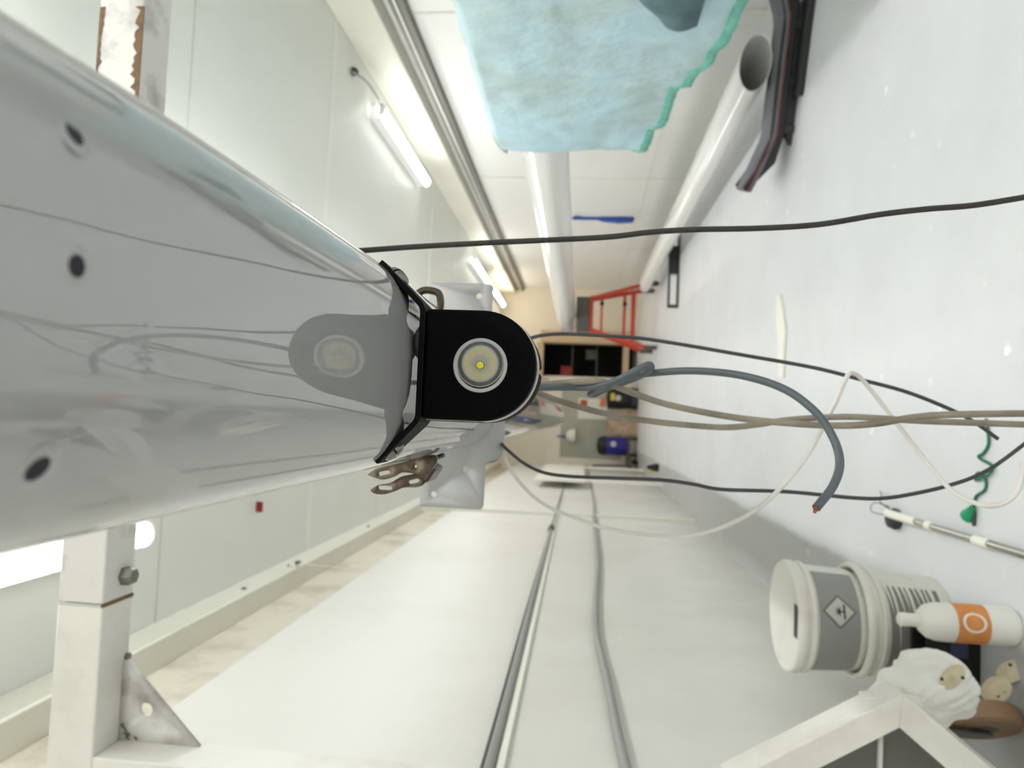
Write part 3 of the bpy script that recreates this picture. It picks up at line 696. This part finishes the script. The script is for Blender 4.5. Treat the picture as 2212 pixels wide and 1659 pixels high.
cd2 = thing('cradle', 'dark hollow-framed cradle under the far half of the low spar', 'cradle', (1.7, 7.6, 0))
fr = [(1.30,0),(2.10,0),(2.10,.115),(1.30,.115)]
MB().box(1.24, 2.12, 7.54, 7.60, 0, .02).build('bottom_rail', M['cradle'], cd2)
MB().box(1.24, 2.12, 7.54, 7.60, .092, .112).build('top_rail', M['cradle'], cd2)
for x in (1.24, 1.60, 2.08): MB().box(x, x+.03, 7.541, 7.599, .02, .092).build('upright', M['cradle'], cd2)
MB().box(1.61, 1.9, 7.55, 7.59, .02, .092).build('filler_block', M['cradle'], cd2)

# ---------------------------------------------------------------- bucket stack, bottle, rag, crate, pads
BC = (-.522, 2.1, 0)
b1 = thing('bucket', 'lower white bucket of the stack with a scratched grey label streaked with white paint', 'bucket', BC)
MB().lathe([(0,.004),(.122,.004),(.126,.0),(.128,.004),(.142,.205),(.153,.207),(.156,.212),(.156,.222),(.153,.228),(.146,.229),(.142,.225),(.138,.20),(.124,.012),(0,.010)], BC, n=72).build('body', M['bucket'], b1)
MB().lathe([(.147,.178),(.149,.181),(.149,.186),(.1465,.189)], BC, n=72).build('ridge', M['bucket'], b1)
def patch(a0, a1, z0, z1, rad, off, n=28):
    mb = MB(); vs = []
    for k in range(n+1):
        a = a0+(a1-a0)*k/n
        for z in (z0, z1):
            r = rad(z)+off; vs.append((BC[0]+r*cos(a), BC[1]+r*sin(a), z))
    return mb.add(vs, [(2*k, 2*k+1, 2*k+3, 2*k+2) for k in range(n)])
rl = lambda z: .128+(.142-.128)*(z-.004)/.2
FA = math.atan2(-2.1, .522)       # towards the viewer
lb = patch(FA-1.15, FA+.72, .030, .168, rl, .0008).build('label', M['scr'], b1)
dr = MB(); rng = random.Random(11)
for k in range(9):
    z1 = .166-.0145*k; a0 = FA+.80
    a1 = FA+.30-.9*rng.random()*(.4+.6*(k % 3 == 1)); hh = .0022+.004*rng.random()
    vs = []; n = 14
    for j in range(n+1):
        a = a0+(a1-a0)*j/n; t = hh*(1-j/n)+.0003; zz = z1-.008*j/n
        for z in (zz-t, zz+t): r = rl(z)+.0018; vs.append((BC[0]+r*cos(a), BC[1]+r*sin(a), z))
    dr.add(vs, [(2*j, 2*j+1, 2*j+3, 2*j+2) for j in range(n)])
dr.build('paint_drips', M['drip'], b1, kind='stuff')
b2 = thing('bucket', 'upper white bucket of the stack with lid and grey label bearing a hazard diamond', 'bucket', (BC[0], BC[1], .21))
MB().lathe([(0,.212),(.128,.212),(.1365,.24),(.1425,.350),(.1445,.352),(.1500,.356),(.1515,.362),(.1500,.368),(.1455,.371),(.1455,.375)], BC, n=72).build('body', M['bucket'], b2)
lid = MB().lathe([(.1455,.374),(.151,.377),(.1535,.383),(.1535,.396),(.150,.402),(.143,.404),(.138,.401),(.134,.399),(0,.399)], BC, n=72).build('lid', M['bucket'], b2)
MB().box(-.555, -.468, 2.1-.118, 2.1-.088, .3985, .4005).build('lid_slot', M['dgrey'], lid, bevel=.0008)
ru = lambda z: .1365+(.1425-.1365)*(z-.24)/.11
patch(FA-1.35, FA+1.0, .243, .349, ru, .0007, 40).build('label', M['label'], b2)
def flat_on(shape, cu, cz, off, rad):
    """shape: list of (u, v) in metres on the bucket side around angle cu, height cz"""
    return [(BC[0]+(rad(cz+v)+off)*cos(cu+u/.142), BC[1]+(rad(cz+v)+off)*sin(cu+u/.142), cz+v) for u, v in shape]
DA, DZ = FA+.12, .297
def fillpoly(shape, off, name, m, parent, sub=10):
    mb = MB()
    for poly in shape:
        mb.add(flat_on(poly, DA, DZ, off, ru), [tuple(range(len(poly)))])
    return mb.build(name, m, parent)
def strip_poly(poly_fn, n=12): return poly_fn
def diamond(h, off, name, m, parent):
    n = 16; vs = []
    for k in range(n+1):
        u = -h+2*h*k/n; hh = h-abs(u)
        vs += flat_on([(u, -hh), (u, hh)], DA, DZ, off, ru)
    return MB().add(vs, [(2*k, 2*k+1, 2*k+3, 2*k+2) for k in range(n)]).build(name, m, parent)
hz = diamond(.0455, .0013, 'hazard_diamond', M['mgrey'], b2)
diamond(.0375, .0018, 'diamond_field', M['lgrey'], hz)
sym = [[(-.019+.0063*k,-.015),(-.019+.0063*(k+1),-.015),(-.019+.0063*(k+1),-.0095),(-.019+.0063*k,-.0095)] for k in range(6)]+[[(-.0022,-.012),(.0022,-.012),(.0016,.006),(-.0016,.006)]]
for k in range(7):
    a = radians(-10+200*k/6.); L = .0165
    c = (0, .000); d = (cos(a), sin(a)); n_ = (-d[1]*.0024, d[0]*.0024)
    sym.append([(c[0]-n_[0], c[1]-n_[1]), (c[0]+d[0]*L, c[1]+d[1]*L), (c[0]+n_[0], c[1]+n_[1])])
sym.append([(u*.7, v*.6+.001) for u, v in circ(0, 0, .008, 10)])
fillpoly(sym, .0023, 'tree_symbol', M['dgrey'], hz)
MB().box(-.424, -.404, 2.005, 2.03, .250, .268).build('label_mark', M['mgrey'], b2) if False else None

bt = thing('bottle', 'white squeeze bottle with an orange label and white ring, standing before the buckets', 'bottle', (-.424, 1.735, 0))
BO = (-.424, 1.735, 0)
MB().lathe([(0,.001),(.036,.0),(.042,.006),(.0435,.014),(.0435,.150),(.0425,.172),(.037,.190),(.026,.203),(.0165,.208)], BO, n=56).build('body', M['bottle'], bt)
MB().lathe([(.015,.205),(.015,.232),(.0155,.234),(.0155,.246),(.012,.250),(0,.250)], BO, n=32).build('cap', M['bottle'], bt)
def cyl(a0, a1, z0, z1, r, n=36):
    vs = []
    for k in range(n+1):
        a = a0+(a1-a0)*k/n; vs += [(BO[0]+r*cos(a), BO[1]+r*sin(a), z0), (BO[0]+r*cos(a), BO[1]+r*sin(a), z1)]
    return MB().add(vs, [(2*k, 2*k+1, 2*k+3, 2*k+2) for k in range(n)])
BA = math.atan2(-1.735, .424)
ol = cyl(BA-1.6, BA+1.5, .070, .139, .0439).build('label', M['olabel'], bt)
vs = []; n = 40
for k in range(n+1):
    t = 2*pi*k/n
    for rr in (.0175, .0225):
        a = BA+.05+rr*cos(t)/.0442; vs.append((BO[0]+.0443*cos(a), BO[1]+.0443*sin(a), .1045+rr*1.12*sin(t)))
MB().add(vs, [(2*k, 2*k+1, 2*k+3, 2*k+2) for k in range(n)]).build('label_ring', M['bottle'], ol)

cr = thing('box', 'small black open box on the floor between the bottle and the white rag', 'box', (-.56, 1.91, 0))
MB().box(-.66, -.484, 1.865, 1.955, .0, .010).build('floor_panel', M['blackrub'], cr)
for a in ((-.66,-.484,1.865,1.875), (-.66,-.484,1.945,1.955), (-.66,-.65,1.875,1.945), (-.494,-.484,1.875,1.945)):
    MB().box(*a, .010, .125).build('side', M['blackrub'], cr, bevel=.002)
MB().box(-.54, -.50, 1.8635, 1.8655, .03, .07).build('navy_patch', M['navy'], cr)
def rag():
    import bmesh
    bm = bmesh.new(); bmesh.ops.create_icosphere(bm, subdivisions=5, radius=1.)
    for v in bm.verts:
        p = v.co.copy()
        f = 1.06+.20*noise.noise(p*1.5+Vector((3,1,2)))+.05*noise.noise(p*3.2)-.13*max(0, .28-abs(noise.noise(Vector((p.x*2.6+p.z*1.4, p.y*2.6, p.z*1.3))+Vector((7,0,0)))))*3
        v.co = Vector((p.x*.066*f, p.y*.07*f, p.z*.088*f))
        # pinched knot at the top
        if p.z > .45: q = sin(min(1, (p.z-.45)/.40)*pi); v.co.x *= 1-.38*q; v.co.y *= 1-.38*q
        if p.z > .72:
            s_ = (p.z-.72)/.28; v.co.z += .022*s_; v.co.x -= .026*s_
    mb = MB(); bm.verts.index_update()
    mb.v = [tuple(v.co+Vector((-.497, 1.50, .296))) for v in bm.verts]; mb.f = [tuple(v.index for v in f.verts) for f in bm.faces]; bm.free()
    return mb
rg = thing('rag', 'crumpled white rag bundle with a knotted end and a beige pad inside', 'rag', (-.505, 1.50, .2))
ro = rag().build('bundle', M['rag'], rg, angle=80)
def pad(c, r, nrm, name, m, parent, dots, squish=1., notch=False, seed=0):
    nrm = Vector(nrm).normalized(); ax = nrm.orthogonal().normalized(); bx = nrm.cross(ax); c = Vector(c)
    rng = random.Random(seed)
    poly = [(r*cos(a)*squish*(1-.25*notch*(1 if 1 < a < 2.2 else 0)), r*sin(a)) for a in [2*pi*k/26 for k in range(26)]]
    fn = lambda u, v, t: tuple(c+ax*u+bx*v+nrm*(t+.25*u*u/r))
    o = MB().prism(poly, fn, -.002, .002).build(name, m, parent)
    for (u, v) in dots:
        MB().prism(circ(u*r, v*r, r*.11, 10), fn, .0005, .0028).build('hole', M['dgrey'], o)
    return o
pad((-0.453,1.44,0.279), .030, (.35,-.9,.1), 'torn_pad', M['sand'], rg, ((.4,.4),(-.3,-.6)), .5)
pd = thing('sanding_pad', 'beige torn sanding pad with two holes, nearer the caster wheel', 'sanding pad', (-.57, 1.72, .03), 'beige sanding pads on the floor')
pad((-0.556,1.7,0.055), .034, (.3,-.75,.5), 'disc', M['sand'], pd, ((.3,.25),(.3,-.25)), .72, True, 1)
pd = thing('sanding_pad', 'beige curled sanding pad with two holes, nearest the floor edge beyond the bottle', 'sanding pad', (-.53, 1.74, .01), 'beige sanding pads on the floor')
pad((-0.524,1.73,0.006), .036, (.3,-.55,.75), 'disc', M['sand'], pd, ((.35,-.2),(-.1,-.4)), .62, True, 2)

# ---------------------------------------------------------------- small things on the floor
tag(MB().prism([(-.01,-.03),(.16,-.035),(.22,-.05),(.36,.02),(.42,.06),(.42,.13),(.26,.10),(.18,.07),(.0,.06)], lambda u, v, t: (.265+u, 3.61+v, t), 0, .012).build('strip', M['chalk'], bevel=.002),
    'ivory white flat strip lying across the grey floor', 'strip')
rd = thing('rod', 'chrome rod with a dark head lying on the floor beside the buckets', 'rod', (-.245, 2.3, 0))
MB().tube([(-.246, 2.33, .03), (-.248, 2.15, .025)], .013, 14).build('sleeve', M['chalk'], rd)
MB().tube([(-.2475, 2.17, .025), (-.252, 1.55, .012)], .010, 14).build('shaft', M['chrome'], rd)
MB().tube([(-.2482, 2.09, .0235), (-.2485, 2.06, .023)], .0125, 14).build('joint_collar', M['chalk'], rd)
MB().tube([(-.2505, 1.86, .0185), (-.2510, 1.80, .017)], .0125, 14).build('joint_collar', M['chalk'], rd)
MB().lathe([(.0,.0),(.030,.0),(.034,.012),(.026,.03),(.012,.036),(0,.037)], (-.262, 2.325, 0), n=24).build('head', M['cab_dark'], rd)
MB().tube(spline([(-.235,2.33,.02),(-.215,2.36,.04),(-.20,2.40,.02),(-.19,2.45,.004)], 8), .0018, 6).tube(spline([(-.255,2.34,.02),(-.25,2.40,.05),(-.225,2.43,.03),(-.23,2.38,.004)], 8), .0014, 6).build('wire', M['cab_dark'], rd)
gs = thing('string', 'tangled green string with a bright green tip lying on the grey floor', 'string', (-.1, 1.86, 0))
GP = [(0.048,1.845,0.004), (0.014,1.836,0.004), (-0.014,1.834,0.004), (-0.036,1.853,0.004), (-0.045,1.876,0.004), (-0.053,1.863,0.004), (-0.062,1.827,0.004), (-0.071,1.81,0.006), (-0.089,1.831,0.008), (-0.087,1.875,0.006), (-0.106,1.883,0.006), (-0.094,1.845,0.009), (-0.111,1.842,0.004), (-0.128,1.85,0.004), (-0.145,1.884,0.004), (-0.167,1.894,0.004), (-0.186,1.902,0.004)]
MB().tube(spline(GP, 8), .0036, 8).build('twine', M['string'], gs)
tp = (-0.194,1.903,0.008)
MB().lathe([(0,0),(.016,.004),(.02,.012),(.012,.03),(.004,.05)], (tp[0]-.012, tp[1]+.015, .006), (.6,-.6,.15), 14).build('tip', M['gtip'], gs)
MB().tube([(tp[0]-.026, tp[1]-.012, .006), (tp[0]+.01, tp[1]-.014, .006)], .004, 8).build('sleeve', M['cab_dark'], gs)

# ---------------------------------------------------------------- cables on the left wall
hs = thing('hose', 'grey thick cable in a white channel along the left wall, higher of the two', 'cable', (-.78, 3.4, 1.165))
MB().box(-.799, -.786, 1.2, 5.1, 1.138, 1.158).build('channel', M['joint'], hs, bevel=.003)
MB().tube(spline([(-.784, 1.2, 1.175), (-.784, 2.2, 1.172), (-.784, 3.2, 1.174), (-.784, 4.2, 1.170), (-.784, 5.1, 1.168)], 8), .0135, 10).build('sheath', M['hose'], hs)
MB().tube(spline([(-.778, 1.2, 1.186), (-.776, 2.0, 1.184), (-.777, 3.0, 1.184), (-.778, 4.6, 1.174), (-.778, 5.1, 1.17)], 8), .005, 8).build('inner_line', M['cab_dark'], hs)
MB().tube([(-.784, 5.1, 1.168), (-.784, 5.25, 1.168)], .022, 14).build('connector', M['cab_dark'], hs)
MB().tube(spline([(-.774, 5.25, 1.168), (-.765, 7.0, 1.155), (-.765, 10.0, 1.14), (-.765, 12.8, 1.13)], 8), .008, 8).build('far_run', M['hose'], hs)
tag(MB().tube(spline([(-.783, 1.3, .838), (-.783, 1.75, .869), (-.783, 2.2, .885), (-.784, 2.7, .905), (-.784, 3.2, .895), (-.783, 3.8, .872), (-.783, 4.3, .859), (-.775, 5.9, .845), (-.755, 6.2, .84), (-.765, 8.0, .825), (-.765, 12.8, .83)], 8), [.0135]*57+[.008]*24, 10).build('hose', M['hose']),
    'grey wavy hose along the left wall, lower of the two', 'hose')
bo = thing('hook', 'small wall hook with a hanging cord on the left duct trim', 'hook', (-.79, 3.55, 2.4))
MB().lathe([(.022,0),(.022,.012),(.014,.018),(0,.019)], (-.80, 3.53, 2.415), (1,0,0), 16).build('base', M['joint'], bo)
MB().box(-.783, -.770, 3.515, 3.545, 2.385, 2.405).build('clip', M['galv'], bo)
MB().tube([(-.783, 3.53, 2.39), (-.79, 3.52, 2.06)], .003, 6).build('cord', M['trim'], bo)
tag(MB().box(-.498, -.448, 3.286, 3.290, 2.488, 2.52).build('tag', M['red'], bevel=.001), 'small dull red tag hanging from the left ceiling', 'tag')

# ---------------------------------------------------------------- far end of the room
d1 = MB().box(-.66, .74, 12.90, 13.0, .22, 1.32).build('door_1', M['doorg']); d1['kind'] = 'structure'
MB().box(-.78, -.66, 12.86, 13.0, .0, 1.62).build('door_frame', M['doorw'], d1)
MB().box(.74, .80, 12.88, 13.0, .0, 1.72).build('door_frame', M['doorw'], d1)
MB().box(-.66, .74, 12.87, 13.0, 1.32, 1.56).build('door_frame', M['doorw'], d1)
MB().box(-.66, .74, 12.88, 13.0, .0, .22).build('sill', M['doorw'], d1)
cb = thing('cabinet', 'open tan-framed cabinet with a dark inside in the far end wall', 'cabinet', (1.1, 12.95, 0))
MB().box(1.40, 1.62, 12.7, 13.0, .15, 1.74).build('side_panel', M['tan'], cb)
MB().box(.80, 1.40, 12.75, 13.0, 1.68, 1.80).build('top_panel', M['tan'], cb)
MB().box(.80, 1.40, 12.75, 13.0, .15, .25).build('plinth', M['tan'], cb)
for z in (.7, 1.15): MB().box(.82, 1.42, 13.02, 13.4, z, z+.02).build('shelf', M['dkgrey'], cb)
for i, (x, z, m_, lb_) in enumerate(((.90, 1.172, 'red', 'red box on the upper shelf of the far open cabinet'), (1.22, .722, 'dkgrey', 'dark box on the lower shelf of the far open cabinet'))):
    o = thing('box', lb_, 'box', (x, 13.1, z))
    MB().box(x-.07, x+.10, 13.03, 13.2, z, z+.16).build('carton', M[m_], o, bevel=.004)
    MB().box(x-.075, x+.105, 13.025, 13.205, z+.16, z+.19).build('lid', M[m_], o, bevel=.004)
for (x, z, w_, h_, m_, lb_) in ((.30, .92, .18, .12, 'oredp', 'rust orange notice on the far grey green door, higher of the two'), (.36, .58, .16, .10, 'opaper', 'bright orange notice on the far grey green door, lower of the two')):
    tag(MB().box(x-w_/2, x+w_/2, 12.876, 12.886, z-h_/2, z+h_/2).build('notice', M[m_]), lb_, 'notice')
tag(MB().box(.05, .42, 12.888, 12.899, .50, 1.02).build('paper', M['joint']), 'white paper sheet behind the orange notices on the far door', 'paper')
hl = thing('helmet', 'round cream helmet hanging at the far door beside a blue strap', 'helmet', (-.26, 12.8, 1.15))
MB().lathe([(.11,0),(.115,.03),(.10,.10),(.06,.145),(0,.16)], (-.26, 12.82, 1.06), n=28).build('shell', M['joint'], hl)
MB().lathe([(.11,0),(.14,.0),(.14,.01),(.112,.012)], (-.26, 12.82, 1.055), n=28).build('brim', M['joint'], hl)
MB().box(-.30, -.27, 12.86, 12.87, 1.22, 1.38).build('strap', M['bluet'], hl)
vc = thing('vacuum', 'cobalt blue tank vacuum with a black top standing at the far end', 'vacuum', (-.38, 12.3, 0))
MB().lathe([(.14,.17),(.155,.2),(.155,.50),(.15,.52)], (-.40, 12.3, 0), n=32).build('tank', M['cobalt'], vc)
MB().lathe([(.16,.52),(.16,.60),(.12,.66),(0,.68)], (-.40, 12.3, 0), n=32).build('lid', M['blackrub'], vc)
MB().lathe([(.04,0),(.05,.02),(0,.03)], (-.36, 12.142, .40), (0,-1,0), 16).build('badge', M['lgrey'], vc)
for sx in (-1, 1):
    for sy in (-1, 1): MB().lathe([(.03,-.02),(.06,-.02),(.06,.02),(.03,.02)], (-.40+.14*sx, 12.3+.12*sy, .06), (1,0,0), 16).build('wheel', M['blackrub'], vc)
MB().box(-.56, -.24, 12.16, 12.44, .12, .17).build('chassis', M['dkgrey'], vc)
bn = thing('bin', 'round black bin with a grey knob by the far door', 'bin', (.43, 12.4, 0))
MB().lathe([(.15,.12),(.18,.14),(.19,.48),(.17,.52),(0,.54)], (.43, 12.4, 0), n=28).build('drum', M['blackrub'], bn)
MB().lathe([(.045,0),(.05,.03),(.03,.05),(0,.055)], (.42, 12.215, .34), (0,-1,0), 16).build('knob', M['lgrey'], bn)
MB().lathe([(.19,0),(.19,.12)], (.43, 12.4, 0), n=28).build('base', M['cab_dark'], bn)
MB().box(.38, .50, 12.2, 12.22, .40, .47).build('yellow_mark', M['yellow'], bn)
for (x0, x1, z1, m_, lb_) in ((.06, .22, .34, 'box', 'brown carton beside the far black bin'), (-.20, .04, .52, 'box', 'tall pinkish carton between the black bin and the blue vacuum')):
    o = thing('carton', lb_, 'box', ((x0+x1)/2, 12.4, 0))
    MB().box(x0, x1, 12.28, 12.55, 0, z1).build('body', M[m_], o, bevel=.004)
    MB().box(x0-.004, x1+.004, 12.40, 12.43, z1-.001, z1+.004).build('tape', M['cab_beige'], o)
dol = thing('dolly', 'low dark steel dolly beside the blue vacuum at the far end', 'dolly', (-.62, 12.0, 0))
MB().box(-.74, -.56, 11.8, 12.5, .10, .16).build('deck', M['dkgrey'], dol, bevel=.006)
for yy in (11.9, 12.4): MB().lathe([(.02,-.02),(.05,-.02),(.05,.02),(.02,.02)], (-.65, yy, .05), (1,0,0), 16).build('wheel', M['blackrub'], dol)
MB().bar((-.70, 11.85, .16), (-.72, 11.85, .75), .03, .03, (0,1,0)).build('handle', M['dkgrey'], dol)
tl = thing('scraper', 'long blue handled tool hanging flat on the right wall', 'tool', (2.40, 8.35, 1.1))
MB().tube(spline([(2.40, 8.30, 1.07), (2.405, 8.33, 1.135), (2.41, 8.36, 1.12), (2.412, 8.36, .85)], 6), .018, 10).build('shaft', M['bluet'], tl)
MB().tube([(2.41, 8.36, .86), (2.405, 8.36, .80), (2.40, 8.36, .62), (2.405, 8.36, .46), (2.41, 8.36, .44)], [.02,.032,.042,.038,.02], 14).build('grip', M['bluet'], tl)
bd = thing('board', 'pale round-cornered board leaning on the left wall at the far end', 'board', (-.66, 8.3, 0))
MB().prism([(0,0),(.9,0),(.9,.55),(.87,.62),(.80,.65),(0,.65)], lambda u, v, t: (-.70+t-.0*v, 8.2+u*3.2, .9+v*.9), 0, .02).build('sheet', M['joint'], bd)
for y in (8.4, 10.8): MB().bar((-.69, y, 0), (-.69, y, .92), .03, .03, (0,1,0)).build('prop', M['joint'], bd)
cn = thing('hand_tool', 'small dark tool with a yellow tag standing at the foot of the left wall', 'tool', (-.47, 8.6, 0))
MB().lathe([(.0,0),(.045,0),(.05,.03),(.03,.10),(.02,.14),(0,.145)], (-.53, 8.9, 0), n=18).build('body', M['blackrub'], cn)
MB().box(-.60, -.57, 8.9, 8.92, .06, .13).build('tag', M['yellow'], cn)
